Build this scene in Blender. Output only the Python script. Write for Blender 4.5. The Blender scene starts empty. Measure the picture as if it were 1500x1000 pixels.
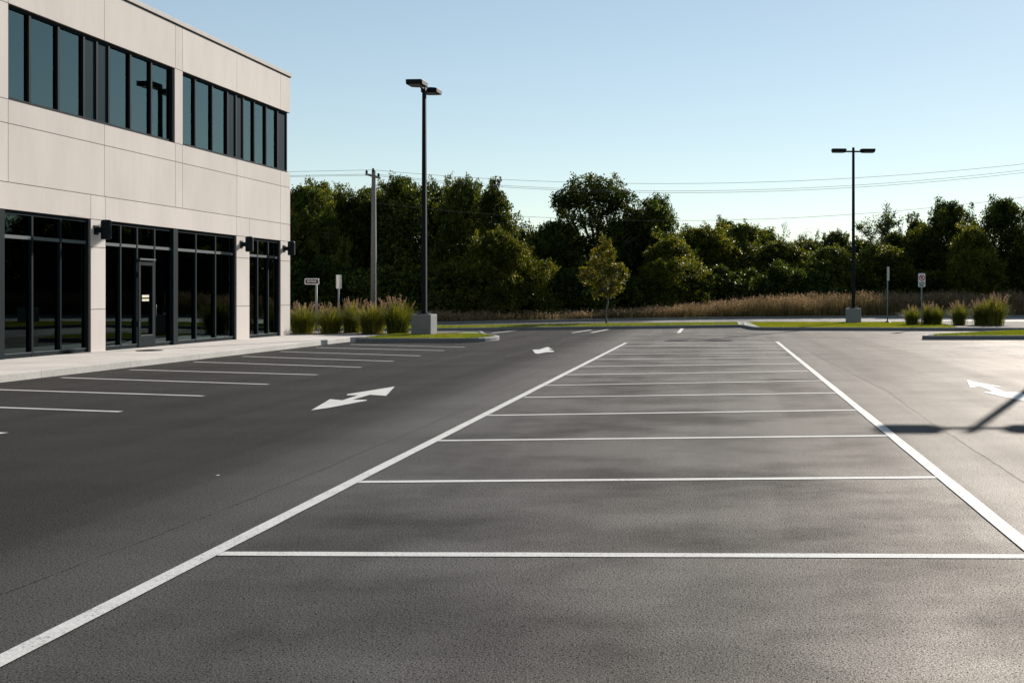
import bpy, bmesh, math, random
import numpy as np
from mathutils import Vector, Matrix
R = math.radians
random.seed(7); rng = np.random.default_rng(7)
sc = bpy.context.scene
COL = sc.collection

# ------------------------------------------------------------------ camera
W, H = 1500, 1000
F, VX, VY, EYE = 1590.0, 1057.0, 432.0, 1.6
cd = bpy.data.cameras.new('camera'); cam = bpy.data.objects.new('camera', cd); COL.objects.link(cam)
cam.location = (0, 0, EYE); cam.rotation_euler = (R(90), 0, 0)
cd.sensor_width = 36; cd.sensor_fit = 'HORIZONTAL'; cd.lens = 36 * F / W
cd.shift_x = (W / 2 - VX) / W; cd.shift_y = (VY - H / 2) / W
cd.clip_start = .1; cd.clip_end = 5000
sc.camera = cam

def gnd(px, py, z=0.0):
    Y = F * (EYE - z) / (py - VY)
    return ((px - VX) * Y / F, Y)

# ------------------------------------------------------------------ helpers
def tag(o, label=None, cat=None, group=None, kind=None):
    if label: o['label'] = label
    if cat: o['category'] = cat
    if group: o['group'] = group
    if kind: o['kind'] = kind
    return o

def empty(name, loc=(0, 0, 0), rz=0):
    o = bpy.data.objects.new(name, None); COL.objects.link(o)
    o.location = loc; o.rotation_euler = (0, 0, rz); o.empty_display_size = .3
    return o

def link(name, me, parent=None, loc=None):
    o = bpy.data.objects.new(name, me); COL.objects.link(o)
    if parent is not None: o.parent = parent
    if loc is not None: o.location = loc
    return o

def copy_tree(o, parent=None):
    c = o.copy(); COL.objects.link(c)
    if parent is not None: c.parent = parent
    for ch in [x for x in o.children]:
        copy_tree(ch, c)
    return c

class MB:
    def __init__(s): s.v = []; s.f = []
    def box(s, x0, x1, y0, y1, z0, z1):
        n = len(s.v)
        s.v += [(x0,y0,z0),(x1,y0,z0),(x1,y1,z0),(x0,y1,z0),(x0,y0,z1),(x1,y0,z1),(x1,y1,z1),(x0,y1,z1)]
        s.f += [(n,n+3,n+2,n+1),(n+4,n+5,n+6,n+7),(n,n+1,n+5,n+4),(n+1,n+2,n+6,n+5),(n+2,n+3,n+7,n+6),(n+3,n,n+4,n+7)]
        return s
    def prism(s, poly, z0, z1):
        n = len(s.v); k = len(poly)
        s.v += [(p[0], p[1], z0) for p in poly] + [(p[0], p[1], z1) for p in poly]
        s.f += [tuple(range(n + k - 1, n - 1, -1)), tuple(range(n + k, n + 2 * k))]
        for i in range(k):
            j = (i + 1) % k
            s.f.append((n + i, n + j, n + k + j, n + k + i))
        return s
    def sheet(s, poly, z):
        n = len(s.v); s.v += [(p[0], p[1], z) for p in poly]; s.f.append(tuple(range(n, n + len(poly)))); return s
    def tube(s, pts, rad, sides=8, cap=True):
        pts = [Vector(p) for p in pts]; n0 = len(s.v)
        for i, p in enumerate(pts):
            d = (pts[min(i + 1, len(pts) - 1)] - pts[max(i - 1, 0)]).normalized()
            a = Vector((1, 0, 0)) if abs(d.x) < .9 else Vector((0, 1, 0))
            u = d.cross(a).normalized(); w = d.cross(u)
            r = rad[i] if isinstance(rad, (list, tuple)) else rad
            for k in range(sides):
                t = 2 * math.pi * (k + .5) / sides
                q = p + u * (math.cos(t) * r) + w * (math.sin(t) * r)
                s.v.append(tuple(q))
        for i in range(len(pts) - 1):
            for k in range(sides):
                a = n0 + i * sides + k; b = n0 + i * sides + (k + 1) % sides
                s.f.append((a, b, b + sides, a + sides))
        if cap:
            s.f.append(tuple(n0 + k for k in range(sides))[::-1])
            e = n0 + (len(pts) - 1) * sides
            s.f.append(tuple(e + k for k in range(sides)))
        return s
    def build(s, name, mat, parent=None, bevel=0, smooth=False, loc=None, seg=2):
        me = bpy.data.meshes.new(name); me.from_pydata(s.v, [], s.f); me.update()
        bm = bmesh.new(); bm.from_mesh(me)
        bmesh.ops.recalc_face_normals(bm, faces=bm.faces)
        if bevel:
            ed = [e for e in bm.edges if len(e.link_faces) == 2 and e.calc_face_angle(0) > .5]
            bmesh.ops.bevel(bm, geom=ed, offset=bevel, segments=seg, affect='EDGES', profile=.6)
        bm.to_mesh(me); bm.free()
        if mat: me.materials.append(mat)
        if smooth:
            for p in me.polygons: p.use_smooth = True
        return link(name, me, parent, loc)

def fast_mesh(name, V, Fq, mats, midx=None):
    """V (n,3), Fq (m,4) or (m,3) numpy -> mesh"""
    V = np.asarray(V, dtype=np.float32); Fq = np.asarray(Fq, dtype=np.int32)
    me = bpy.data.meshes.new(name); k = Fq.shape[1]
    me.vertices.add(len(V)); me.vertices.foreach_set('co', V.ravel())
    me.loops.add(Fq.size); me.loops.foreach_set('vertex_index', Fq.ravel())
    me.polygons.add(len(Fq)); me.polygons.foreach_set('loop_start', np.arange(0, Fq.size, k, dtype=np.int32))
    if midx is not None: me.polygons.foreach_set('material_index', np.asarray(midx, dtype=np.int32))
    for m in mats: me.materials.append(m)
    me.update(calc_edges=True)
    return me

# ------------------------------------------------------------------ materials
def new_mat(name):
    m = bpy.data.materials.new(name); m.use_nodes = True
    nt = m.node_tree; b = nt.nodes['Principled BSDF']
    return m, nt, b
def nd(nt, t, **kw):
    n = nt.nodes.new(t)
    for k, v in kw.items():
        if k in n.inputs: n.inputs[k].default_value = v
        else: setattr(n, k, v)
    return n
def ramp(nt, src, stops):
    r = nt.nodes.new('ShaderNodeValToRGB')
    while len(r.color_ramp.elements) < len(stops): r.color_ramp.elements.new(.5)
    for e, (p, c) in zip(r.color_ramp.elements, stops):
        e.position = p; e.color = (c[0], c[1], c[2], 1) if not isinstance(c, float) else (c, c, c, 1)
    nt.links.new(src, r.inputs[0]); return r
def mapping(nt, scale=(1, 1, 1)):
    tc = nt.nodes.new('ShaderNodeTexCoord'); mp = nt.nodes.new('ShaderNodeMapping')
    mp.inputs['Scale'].default_value = scale
    nt.links.new(tc.outputs['Object'], mp.inputs[0]); return mp.outputs[0]
def noise(nt, vec, scale, detail=4, rough=.55):
    n = nt.nodes.new('ShaderNodeTexNoise'); n.inputs['Scale'].default_value = scale
    n.inputs['Detail'].default_value = detail; n.inputs['Roughness'].default_value = rough
    nt.links.new(vec, n.inputs['Vector']); return n.outputs['Fac']
def mixc(nt, fac, a, b, mode='MIX'):
    m = nt.nodes.new('ShaderNodeMix'); m.data_type = 'RGBA'; m.blend_type = mode
    for s, v in ((m.inputs[0], fac), (m.inputs[6], a), (m.inputs[7], b)):
        if hasattr(v, 'is_linked') or hasattr(v, 'links'): nt.links.new(v, s)
        elif isinstance(v, (int, float)): s.default_value = v
        else: s.default_value = (*v, 1)
    return m.outputs[2]
def mth(nt, op, a, b=None, c=None):
    m = nt.nodes.new('ShaderNodeMath'); m.operation = op
    for i, v in enumerate((a, b, c)):
        if v is None: continue
        if hasattr(v, 'links'): nt.links.new(v, m.inputs[i])
        else: m.inputs[i].default_value = v
    return m.outputs[0]
def bump(nt, b, h, strength, dist=.01, prev=None):
    n = nt.nodes.new('ShaderNodeBump'); n.inputs['Strength'].default_value = strength; n.inputs['Distance'].default_value = dist
    nt.links.new(h, n.inputs['Height'])
    if prev is not None: nt.links.new(prev, n.inputs['Normal'])
    nt.links.new(n.outputs[0], b.inputs['Normal']); return n.outputs[0]

def simple(name, col, rough=.5, metal=0, spec=.5, var=.15, vs=4, bmp=0):
    m, nt, b = new_mat(name); v = mapping(nt)
    n = noise(nt, v, vs, 6)
    r = ramp(nt, n, [(.3, tuple(c * (1 - var) for c in col)), (.7, tuple(min(1, c * (1 + var)) for c in col))])
    nt.links.new(r.outputs[0], b.inputs['Base Color'])
    b.inputs['Roughness'].default_value = rough; b.inputs['Metallic'].default_value = metal
    b.inputs['Specular IOR Level'].default_value = spec
    if bmp: bump(nt, b, noise(nt, v, 60, 4), bmp, .004)
    return m

LANE_SHADE = (.50, .97, .90)  # left, bays, right: uneven sun sheen put into the asphalt tone
def mk_asphalt(name, base, tint=(1, .97, .95)):
    m, nt, b = new_mat(name); v = mapping(nt)
    big = noise(nt, mapping(nt, (.35, .75, 1)), .8, 5, .6)         # broad weathering
    track = noise(nt, mapping(nt, (1.5, .045, 1)), 1.0, 3, .55)     # wheel tracks run along the lanes
    blot0 = noise(nt, mapping(nt, (.55, .8, 1)), .75, 5, .62)
    sx_ = nt.nodes.new('ShaderNodeSeparateXYZ'); nt.links.new(v, sx_.inputs[0])     # parked cars stain the bays, not the lanes
    inbay = ramp(nt, mth(nt, 'MULTIPLY_ADD', mth(nt, 'ABSOLUTE', mth(nt, 'ADD', sx_.outputs[0], .65)), .2, 0.0), [(.40, 1.0), (.56, .28)])
    blot = mth(nt, 'MULTIPLY_ADD', mth(nt, 'SUBTRACT', blot0, .56), inbay.outputs[0], .56)
    c0 = tuple(base * t for t in tint)
    r1 = ramp(nt, big, [(.3, tuple(c * .8 for c in c0)), (.72, tuple(c * 1.25 for c in c0))])
    r2 = ramp(nt, track, [(.42, .84), (.6, 1.05)])
    c1 = mixc(nt, .7, r1.outputs[0], r2.outputs[0], 'MULTIPLY')
    # at long joints: left painted darker for weak sun sheen, right dimmed against glare
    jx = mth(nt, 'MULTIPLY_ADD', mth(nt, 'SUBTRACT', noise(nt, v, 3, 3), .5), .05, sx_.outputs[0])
    lane_shade = ramp(nt, mth(nt, 'MULTIPLY_ADD', jx, .05, .5), [(.255, LANE_SHADE[0]), (.3176, LANE_SHADE[1]), (.6348, LANE_SHADE[1]), (.6352, LANE_SHADE[2])]).outputs[0]
    c1 = mixc(nt, 1.0, c1, lane_shade, 'MULTIPLY')
    r3 = ramp(nt, blot, [(.36, .6), (.54, 1.0)])
    c2 = mixc(nt, .8, c1, r3.outputs[0], 'MULTIPLY')
    vo = nd(nt, 'ShaderNodeTexVoronoi'); vo.inputs['Scale'].default_value = 95; nt.links.new(v, vo.inputs['Vector'])
    fine = noise(nt, v, 120, 3, .75)
    agg = ramp(nt, fine, [(.36, .4), (.5, 1.0), (.68, 2.0)])
    c3 = mixc(nt, .85, c2, agg.outputs[0], 'MULTIPLY')
    pitm = ramp(nt, noise(nt, v, 62, 3, .75), [(.36, .10), (.44, 1.0)])
    c4 = mixc(nt, .7, c3, pitm.outputs[0], 'MULTIPLY')
    nt.nodes.remove(b)
    rr = ramp(nt, blot, [(.34, .70), (.56, .655)])
    rr2 = mth(nt, 'MULTIPLY_ADD', mth(nt, 'SUBTRACT', big, .5), .12, rr.outputs[0])
    rr3 = mth(nt, 'MULTIPLY_ADD', mth(nt, 'SUBTRACT', track, .5), -.05, rr2)
    h = mth(nt, 'ADD', mth(nt, 'MULTIPLY', vo.outputs['Distance'], .6), noise(nt, v, 80, 3, .75))
    bn = nt.nodes.new('ShaderNodeBump'); bn.inputs['Strength'].default_value = .32; bn.inputs['Distance'].default_value = .005
    nt.links.new(h, bn.inputs['Height'])
    df = nt.nodes.new('ShaderNodeBsdfDiffuse'); nt.links.new(c4, df.inputs[0]); nt.links.new(bn.outputs[0], df.inputs['Normal'])
    df.inputs['Roughness'].default_value = .5
    sp = mth(nt, 'MULTIPLY', ramp(nt, blot, [(.36, .58), (.58, 1.0)]).outputs[0], pitm.outputs[0])
    sp = mth(nt, 'MULTIPLY', sp, ramp(nt, fine, [(.38, .35), (.62, 1.6)]).outputs[0])
    sp = mth(nt, 'MULTIPLY', sp, lane_shade)
    sp = mth(nt, 'MULTIPLY', sp, ramp(nt, track, [(.40, .90), (.56, 1.0)]).outputs[0])
    lw = nt.nodes.new('ShaderNodeLayerWeight'); lw.inputs['Blend'].default_value = .5
    graz = mth(nt, 'MULTIPLY_ADD', mth(nt, 'POWER', lw.outputs['Facing'], 8.0), .75, .92)
    sp = mth(nt, 'MULTIPLY', sp, graz)
    gcol = mixc(nt, 1.0, (SPEC, SPEC * .94, SPEC * .88), sp, 'MULTIPLY')
    gl = nt.nodes.new('ShaderNodeBsdfGlossy'); nt.links.new(gcol, gl.inputs['Color']); nt.links.new(rr3, gl.inputs['Roughness'])
    nt.links.new(bn.outputs[0], gl.inputs['Normal'])
    ad = nt.nodes.new('ShaderNodeAddShader'); nt.links.new(df.outputs[0], ad.inputs[0]); nt.links.new(gl.outputs[0], ad.inputs[1])
    nt.links.new(ad.outputs[0], nt.nodes['Material Output'].inputs['Surface'])
    return m
SPEC = .128

def mk_concrete(name, col, joint=None, rough=.85):
    m, nt, b = new_mat(name); v = mapping(nt)
    n1 = noise(nt, v, .7, 6, .65); n2 = noise(nt, v, 14, 5, .7)
    r = ramp(nt, n1, [(.3, tuple(c * .82 for c in col)), (.7, tuple(c * 1.08 for c in col))])
    r2 = ramp(nt, n2, [(.3, .8), (.65, 1.06)])
    c = mixc(nt, .7, r.outputs[0], r2.outputs[0], 'MULTIPLY')
    h = mth(nt, 'MULTIPLY', n2, 1.0)
    if joint:
        sep = nt.nodes.new('ShaderNodeSeparateXYZ'); nt.links.new(v, sep.inputs[0])
        masks = []
        for ax, step in joint:
            fr = mth(nt, 'FRACT', mth(nt, 'DIVIDE', sep.outputs[ax], step))
            masks.append(mth(nt, 'LESS_THAN', fr, .014 / step))
        mk = masks[0]
        for q in masks[1:]: mk = mth(nt, 'MAXIMUM', mk, q)
        c = mixc(nt, mk, c, tuple(x * .35 for x in col))
        h = mth(nt, 'SUBTRACT', h, mk)
    nt.links.new(c, b.inputs['Base Color']); b.inputs['Roughness'].default_value = rough
    bump(nt, b, h, .35, .006)
    return m

def mk_paint(name):
    m, nt, b = new_mat(name); v = mapping(nt)
    n = noise(nt, v, 60, 5, .75); n2 = noise(nt, v, 3, 4, .6)
    a = mth(nt, 'MULTIPLY_ADD', n2, .35, n)
    r = ramp(nt, a, [(.50, (.16, .155, .15)), (.60, (.50, .485, .455)), (.85, (.60, .585, .55))])
    nt.links.new(r.outputs[0], b.inputs['Base Color']); b.inputs['Roughness'].default_value = .75; b.inputs['Specular IOR Level'].default_value = .2
    bump(nt, b, noise(nt, v, 45, 4, .7), .45, .008)
    return m

def mk_wall():
    m, nt, b = new_mat('precast_wall'); v = mapping(nt)
    n1 = noise(nt, mapping(nt, (1, 1, .35)), .9, 6, .65); n2 = noise(nt, v, 35, 4, .75)
    streak = noise(nt, mapping(nt, (5, 5, .25)), 1.6, 4, .6)
    col = (.63, .565, .52)
    r = ramp(nt, n1, [(.3, tuple(c * .9 for c in col)), (.7, tuple(c * 1.05 for c in col))])
    r2 = ramp(nt, streak, [(.3, .965), (.65, 1.01)]); r3 = ramp(nt, n2, [(.3, .86), (.62, 1.03)])
    c = mixc(nt, .8, r.outputs[0], r2.outputs[0], 'MULTIPLY'); c = mixc(nt, .8, c, r3.outputs[0], 'MULTIPLY')
    geo = nt.nodes.new('ShaderNodeNewGeometry'); c = mixc(nt, 1.0, c, ramp(nt, geo.outputs['Random Per Island'], [(0, .94), (1, 1.03)]).outputs[0], 'MULTIPLY')
    nt.links.new(c, b.inputs['Base Color']); b.inputs['Roughness'].default_value = .9
    b.inputs['Specular IOR Level'].default_value = .25
    bump(nt, b, n2, .3, .004)
    return m

def mk_glass(name, tint, ior, rough=.012):
    m, nt, b = new_mat(name); nt.nodes.remove(b)
    out = nt.nodes['Material Output']
    tr = nd(nt, 'ShaderNodeBsdfTransparent'); tr.inputs[0].default_value = (*tint, 1)
    gl = nd(nt, 'ShaderNodeBsdfGlossy'); gl.inputs['Color'].default_value = (.72, .98, 1, 1); gl.inputs['Roughness'].default_value = rough
    fr = nd(nt, 'ShaderNodeFresnel'); fr.inputs['IOR'].default_value = ior
    v = mapping(nt, (1, 1, 1)); bn = nt.nodes.new('ShaderNodeBump'); bn.inputs['Strength'].default_value = .03; bn.inputs['Distance'].default_value = .02
    nt.links.new(noise(nt, v, .9, 1), bn.inputs['Height']); nt.links.new(bn.outputs[0], gl.inputs['Normal'])
    mx = nt.nodes.new('ShaderNodeMixShader')
    nt.links.new(fr.outputs[0], mx.inputs[0]); nt.links.new(tr.outputs[0], mx.inputs[1]); nt.links.new(gl.outputs[0], mx.inputs[2])
    nt.links.new(mx.outputs[0], out.inputs['Surface'])
    return m

def mk_leaf(name, stops, transl=.35, rough=.45, tcol=None):
    m, nt, b = new_mat(name)
    geo = nt.nodes.new('ShaderNodeNewGeometry')
    oi = nt.nodes.new('ShaderNodeObjectInfo')
    n = noise(nt, mapping(nt), .55, 3, .6)
    k = mth(nt, 'ADD', mth(nt, 'MULTIPLY', geo.outputs['Random Per Island'], .55), mth(nt, 'MULTIPLY_ADD', n, 1.1, -.28))
    k = mth(nt, 'ADD', k, mth(nt, 'MULTIPLY_ADD', oi.outputs['Random'], .2, -.1))
    r = ramp(nt, k, stops)
    nt.links.new(r.outputs[0], b.inputs['Base Color'])
    b.inputs['Roughness'].default_value = rough; b.inputs['Specular IOR Level'].default_value = .08
    tl = nt.nodes.new('ShaderNodeBsdfTranslucent')
    tc = mixc(nt, 1.0, r.outputs[0], tcol or (1.9, 1.7, .6), 'MULTIPLY'); nt.links.new(tc, tl.inputs[0])
    mx = nt.nodes.new('ShaderNodeMixShader'); mx.inputs[0].default_value = transl
    nt.links.new(b.outputs[0], mx.inputs[1]); nt.links.new(tl.outputs[0], mx.inputs[2])
    nt.links.new(mx.outputs[0], nt.nodes['Material Output'].inputs['Surface'])
    return m

M = {}
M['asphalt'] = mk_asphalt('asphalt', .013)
M['road'] = mk_asphalt('road_asphalt', .17, (1, .98, .93))
M['seam'] = mk_asphalt('seam_asphalt', .014)
M['paint'] = mk_paint('white_paint')
M['kerb'] = mk_concrete('kerb_concrete', (.50, .47, .43), joint=[(1, 3.0)])
M['kerbx'] = mk_concrete('island_kerb_concrete', (.17, .17, .165), joint=[(0, 3.0)])
M['pave'] = mk_concrete('pavement_concrete', (.56, .51, .46), joint=[(1, 1.9), (0, 1.65)])
M['block'] = mk_concrete('block_concrete', (.21, .215, .21))
M['wall'] = mk_wall()
M['joint'] = simple('joint_sealant', (.20, .17, .15), .9)
M['coping'] = simple('coping_metal', (.56, .52, .49), .9, spec=.05, var=.06)
M['frame'] = simple('window_frame', (.006, .012, .015), .7, spec=.06, var=.1)
M['frame_l'] = simple('brushed_frame', (.035, .048, .052), .5, .2, var=.1)
M['panel'] = simple('infill_panel', (.010, .027, .036), .8, spec=.04, var=.05)
M['glass_up'] = mk_glass('tinted_glass', (.45, .62, .66), 1.9)
M['glass_lo'] = mk_glass('dark_glass', (.06, .07, .075), 1.40)
M['interior'] = simple('interior', (.10, .105, .11), .9)
M['ceiling'] = simple('interior_ceiling', (.3, .31, .32), .9)
M['blind'] = simple('blind_cloth', (.70, .74, .74), .8, var=.04)
M['black'] = simple('black_metal', (.006, .010, .012), .6, spec=.12, var=.1)
M['lens'] = simple('lamp_lens', (.25, .25, .22), .3)
M['galv'] = simple('galvanised_steel', (.17, .19, .20), .6, .2, var=.12, vs=12)
M['signback'] = simple('sign_aluminium', (.55, .54, .52), .35, .35, var=.08)
M['white'] = simple('sign_white', (.75, .74, .74), .5, var=.03)
M['signblack'] = simple('sign_black', (.015, .018, .022), .5)
M['red'] = simple('sign_red', (.5, .015, .02), .5)
M['ink'] = simple('sign_ink', (.03, .035, .04), .5)
M['wood'] = simple('pole_wood', (.19, .17, .15), .85, var=.25, vs=9, bmp=.4)
M['wire'] = simple('wire', (.11, .11, .115), .8, spec=.1)
M['bark'] = simple('bark', (.065, .05, .04), .9, var=.35, vs=6, bmp=.6)
M['mulch'] = simple('mulch', (.075, .05, .032), .95, var=.6, vs=25, bmp=.8)
M['cream'] = simple('notice_paper', (.70, .62, .48), .6, var=.05)
M['lawn'] = simple('lawn', (.10, .13, .022), .9, var=.4, vs=3, bmp=.8)
M['ground'] = simple('ground_soil', (.075, .07, .035), .95, var=.4, vs=.4)
M['leafA'] = mk_leaf('leaf_dark', [(.2, (.008, .017, .005)), (.55, (.031, .054, .012)), (.80, (.11, .125, .022)), (1, (.16, .15, .03))], .38)
M['leafB'] = mk_leaf('leaf_olive', [(.2, (.010, .018, .005)), (.55, (.035, .050, .010)), (.82, (.13, .13, .02)), (1, (.22, .18, .03))], .48)
M['leafG'] = mk_leaf('leaf_golden', [(.1, (.035, .045, .01)), (.45, (.085, .095, .016)), (.9, (.22, .17, .03))], .4, tcol=(1.4, 1.3, .6))
M['blade'] = mk_leaf('grass_blade', [(.15, (.05, .065, .012)), (.5, (.11, .14, .024)), (.9, (.24, .22, .05))], .45, .75, tcol=(1.6, 1.4, .6))
M['plume'] = mk_leaf('grass_plume', [(.1, (.12, .085, .05)), (.6, (.24, .18, .12)), (1, (.46, .35, .25))], .45, .8, tcol=(1.3, 1.1, 1.0))
M['field'] = mk_leaf('field_stem', [(.1, (.045, .042, .018)), (.5, (.11, .09, .042)), (.9, (.22, .17, .085))], .35, .8, tcol=(1.3, 1.15, .8))
M['fieldhead'] = mk_leaf('field_head', [(.1, (.08, .055, .034)), (.5, (.20, .145, .09)), (.9, (.40, .30, .20))], .35, .9, tcol=(1.3, 1.1, .95))
M['turf'] = mk_leaf('turf_blade', [(.1, (.06, .085, .012)), (.5, (.13, .16, .02)), (.9, (.24, .24, .04))], .4, tcol=(1.5, 1.4, .4))

# ------------------------------------------------------------------ world, sun
SUN_EL, SUN_AZ = R(24), R(22)         # azimuth from +Y towards +X
wd = bpy.data.worlds.new('World'); sc.world = wd; wd.use_nodes = True
nt = wd.node_tree; bg = nt.nodes['Background']
sky = nt.nodes.new('ShaderNodeTexSky'); sky.sky_type = 'NISHITA'; sky.sun_disc = False
sky.sun_elevation = SUN_EL; sky.sun_rotation = SUN_AZ
sky.air_density = 1.0; sky.dust_density = .05; sky.ozone_density = 1.0; sky.altitude = 0
hs = nt.nodes.new('ShaderNodeHueSaturation'); hs.inputs['Saturation'].default_value = .92
nt.links.new(mixc(nt, 1.0, sky.outputs[0], (.97, 1.025, .995), 'MULTIPLY'), hs.inputs['Color']); gm = nt.nodes.new('ShaderNodeGamma'); gm.inputs['Gamma'].default_value = .78; nt.links.new(hs.outputs[0], gm.inputs[0])
nt.links.new(gm.outputs[0], bg.inputs[0]); bg.inputs[1].default_value = .108
sl = bpy.data.lights.new('sun', 'SUN'); sl.energy = 5; sl.angle = R(.42); sl.color = (1, .94, .86)
so = bpy.data.objects.new('sun', sl); COL.objects.link(so)
sd = Vector((math.sin(SUN_AZ) * math.cos(SUN_EL), math.cos(SUN_AZ) * math.cos(SUN_EL), math.sin(SUN_EL)))
so.rotation_euler = sd.to_track_quat('Z', 'Y').to_euler(); so.location = sd * 60
sc.view_settings.view_transform = 'Standard'; sc.view_settings.look = 'None'
sc.view_settings.exposure = .64; sc.view_settings.gamma = 1
sc.cycles.use_denoising = True; sc.cycles.max_bounces = 8; sc.cycles.transparent_max_bounces = 16
sc.cycles.caustics_reflective = True; sc.cycles.blur_glossy = .6; sc.cycles.sample_clamp_indirect = 20

# ------------------------------------------------------------------ ground and paving
g = MB().sheet([(-900, -60), (900, -60), (900, 2500), (-900, 2500)], -.02).build('ground', M['ground']); tag(g, kind='structure')
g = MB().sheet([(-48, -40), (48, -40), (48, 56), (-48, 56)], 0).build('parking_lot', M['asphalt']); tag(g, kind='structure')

def strip(a, b, w, z=.004, name='parking_line', mat='paint'):
    a = Vector(a); b = Vector(b); d = (b - a).normalized(); n = Vector((-d.y, d.x)) * w / 2
    L = (b - a).length; k = max(2, int(L / .6)); left = []; right = []
    for i in range(k + 1):
        p = a.lerp(b, i / k); left.append(p + n * random.uniform(.93, 1.05)); right.append(p - n * random.uniform(.93, 1.05))
    mb = MB(); vs = left + right[::-1]
    nn = len(left)
    mb.v = [(p.x, p.y, z) for p in left] + [(p.x, p.y, z) for p in right]
    mb.f = [(i, i + 1, nn + i + 1, nn + i) for i in range(nn - 1)]
    o = mb.build(name, M[mat]); tag(o, kind='structure'); return o

# two long lines
strip(gnd(-260, 1102), gnd(917, 502.2), .115, .008)
strip(gnd(1138, 500.6), gnd(1640, 911), .115, .008)
# stall dividers of the middle block (left end, right end)
for (xl, yl, xr, yr) in [(314, 811, 1520, 815), (517, 706, 1384, 699), (636, 645.5, 1306, 638), (710, 608.5, 1261, 600.5),
                         (768, 582, 1226, 575.5), (797, 564.5, 1206, 557.5), (829, 549, 1184, 543.5), (852, 537, 1171, 532.5),
                         (873, 526.5, 1160, 523.5), (889, 519, 1153, 516), (899, 512, 1148, 511), (911, 506.5, 1142, 506.3), (917, 502, 1138, 501.5)]:
    y2 = (yl + yr) / 2
    strip(gnd(xl, yl), gnd(xr, yr), .105 if y2 > 560 else .12, .004)
# left stalls
LS = [(-190, 627, 7, 634.5), (-120, 592.5, 177, 603), (-40, 569.5, 298, 580), (90, 553, 393, 563), (190, 541.5, 465, 549),
      (284, 530, 529, 538), (355, 522, 576, 529.2), (411, 515, 616, 521.2), (463, 509.2, 651, 513.6), (514, 504.4, 681, 508.6)]
for l in LS:
    strip(gnd(l[0], l[1]), gnd(l[2], l[3]), .105)
# far stalls and right stalls
for l in [(720, 488, 760, 483.6), (838, 487.4, 866, 483.2), (866, 487.2, 893, 482), (994, 487.6, 1000, 480.2)]:
    strip(gnd(l[0], l[1]), gnd(l[2], l[3]), .16)
for l in [(1398, 507.4, 1600, 504), (1434, 512.6, 1620, 509), (1458, 519.6, 1640, 515.4)]:
    strip(gnd(l[0], l[1]), gnd(l[2], l[3]), .11)

def seam(pts, w=.03, name='asphalt_seam'):
    P = [Vector(gnd(*p)) for p in pts]; out = []
    for a, b in zip(P[:-1], P[1:]):
        k = max(2, int((b - a).length / .12))
        for i in range(k): out.append(a.lerp(b, i / k))
    mb = MB(); n = len(out); off = 0
    L = []; Rr = []
    for i, p in enumerate(out):
        off = off * .8 + random.uniform(-.012, .012)
        ww = w * random.uniform(.1, 1.0)
        L.append((p.x + off - ww / 2, p.y, .003)); Rr.append((p.x + off + ww / 2, p.y, .003))
    mb.v = L + Rr; mb.f = [(i, i + 1, n + i + 1, n + i) for i in range(n - 1)]
    o = mb.build(name, M['seam']); tag(o, kind='structure')
seam([(-40, 885), (300, 757), (600, 634), (770, 557), (850, 523), (905, 498)], .015)
seam([(1165, 503), (1215, 530), (1300, 573), (1370, 622), (1490, 700), (1640, 800)], .018)

# arrows: each an outline laid flat on the asphalt
def arrow(pts, label):
    P = [gnd(*p) for p in pts]
    cx = sum(p[0] for p in P) / len(P); cy = sum(p[1] for p in P) / len(P)
    me = bpy.data.meshes.new('direction_arrow'); bm = bmesh.new()
    vs = [bm.verts.new((p[0] - cx, p[1] - cy, 0)) for p in P]; f = bm.faces.new(vs)
    bmesh.ops.triangulate(bm, faces=[f]); bmesh.ops.recalc_face_normals(bm, faces=bm.faces)
    for f in bm.faces:
        if f.normal.z < 0: f.normal_flip()
    bm.to_mesh(me); bm.free(); me.materials.append(M['paint'])
    o = link('direction_arrow', me, loc=(cx, cy, .005))
    tag(o, label, 'road marking', 'white arrows painted on the driving lanes')
def zz(x, y): return (400 + x / 4.1667, 380 + y / 4.1667)
arrow([zz(233, 921), zz(348, 853), zz(423, 860), zz(520, 829), zz(450, 829), zz(452, 823), zz(743, 776), zz(690, 833), zz(592, 826), zz(484, 857), zz(573, 857), zz(571, 862), zz(345, 905)],
      'white two-headed painted arrow in the dark left lane nearest the stalls')
arrow([(780, 512.3), (790, 512.0), (801, 508.4), (804, 508.6), (806, 510.3), (810, 510.8), (803, 512.2), (812, 514.2), (811, 515.3), (800, 515.9), (788, 518.2), (783.5, 517.3)],
      'small foreshortened white painted arrow in the far part of the left lane')
def z2(x, y): return (1400 + x / 10, 540 + y / 10)
arrow([z2(162, 163), z2(330, 205), z2(700, 268), z2(620, 270), z2(540, 262), z2(730, 345), z2(960, 346), z2(1000, 375), z2(1340, 520), z2(1000, 474), z2(700, 415), z2(410, 347), z2(430, 338), z2(560, 345), z2(400, 275), z2(330, 264), z2(212, 283)],
      'white two-headed painted arrow in the bright right lane at the edge of view')

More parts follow.
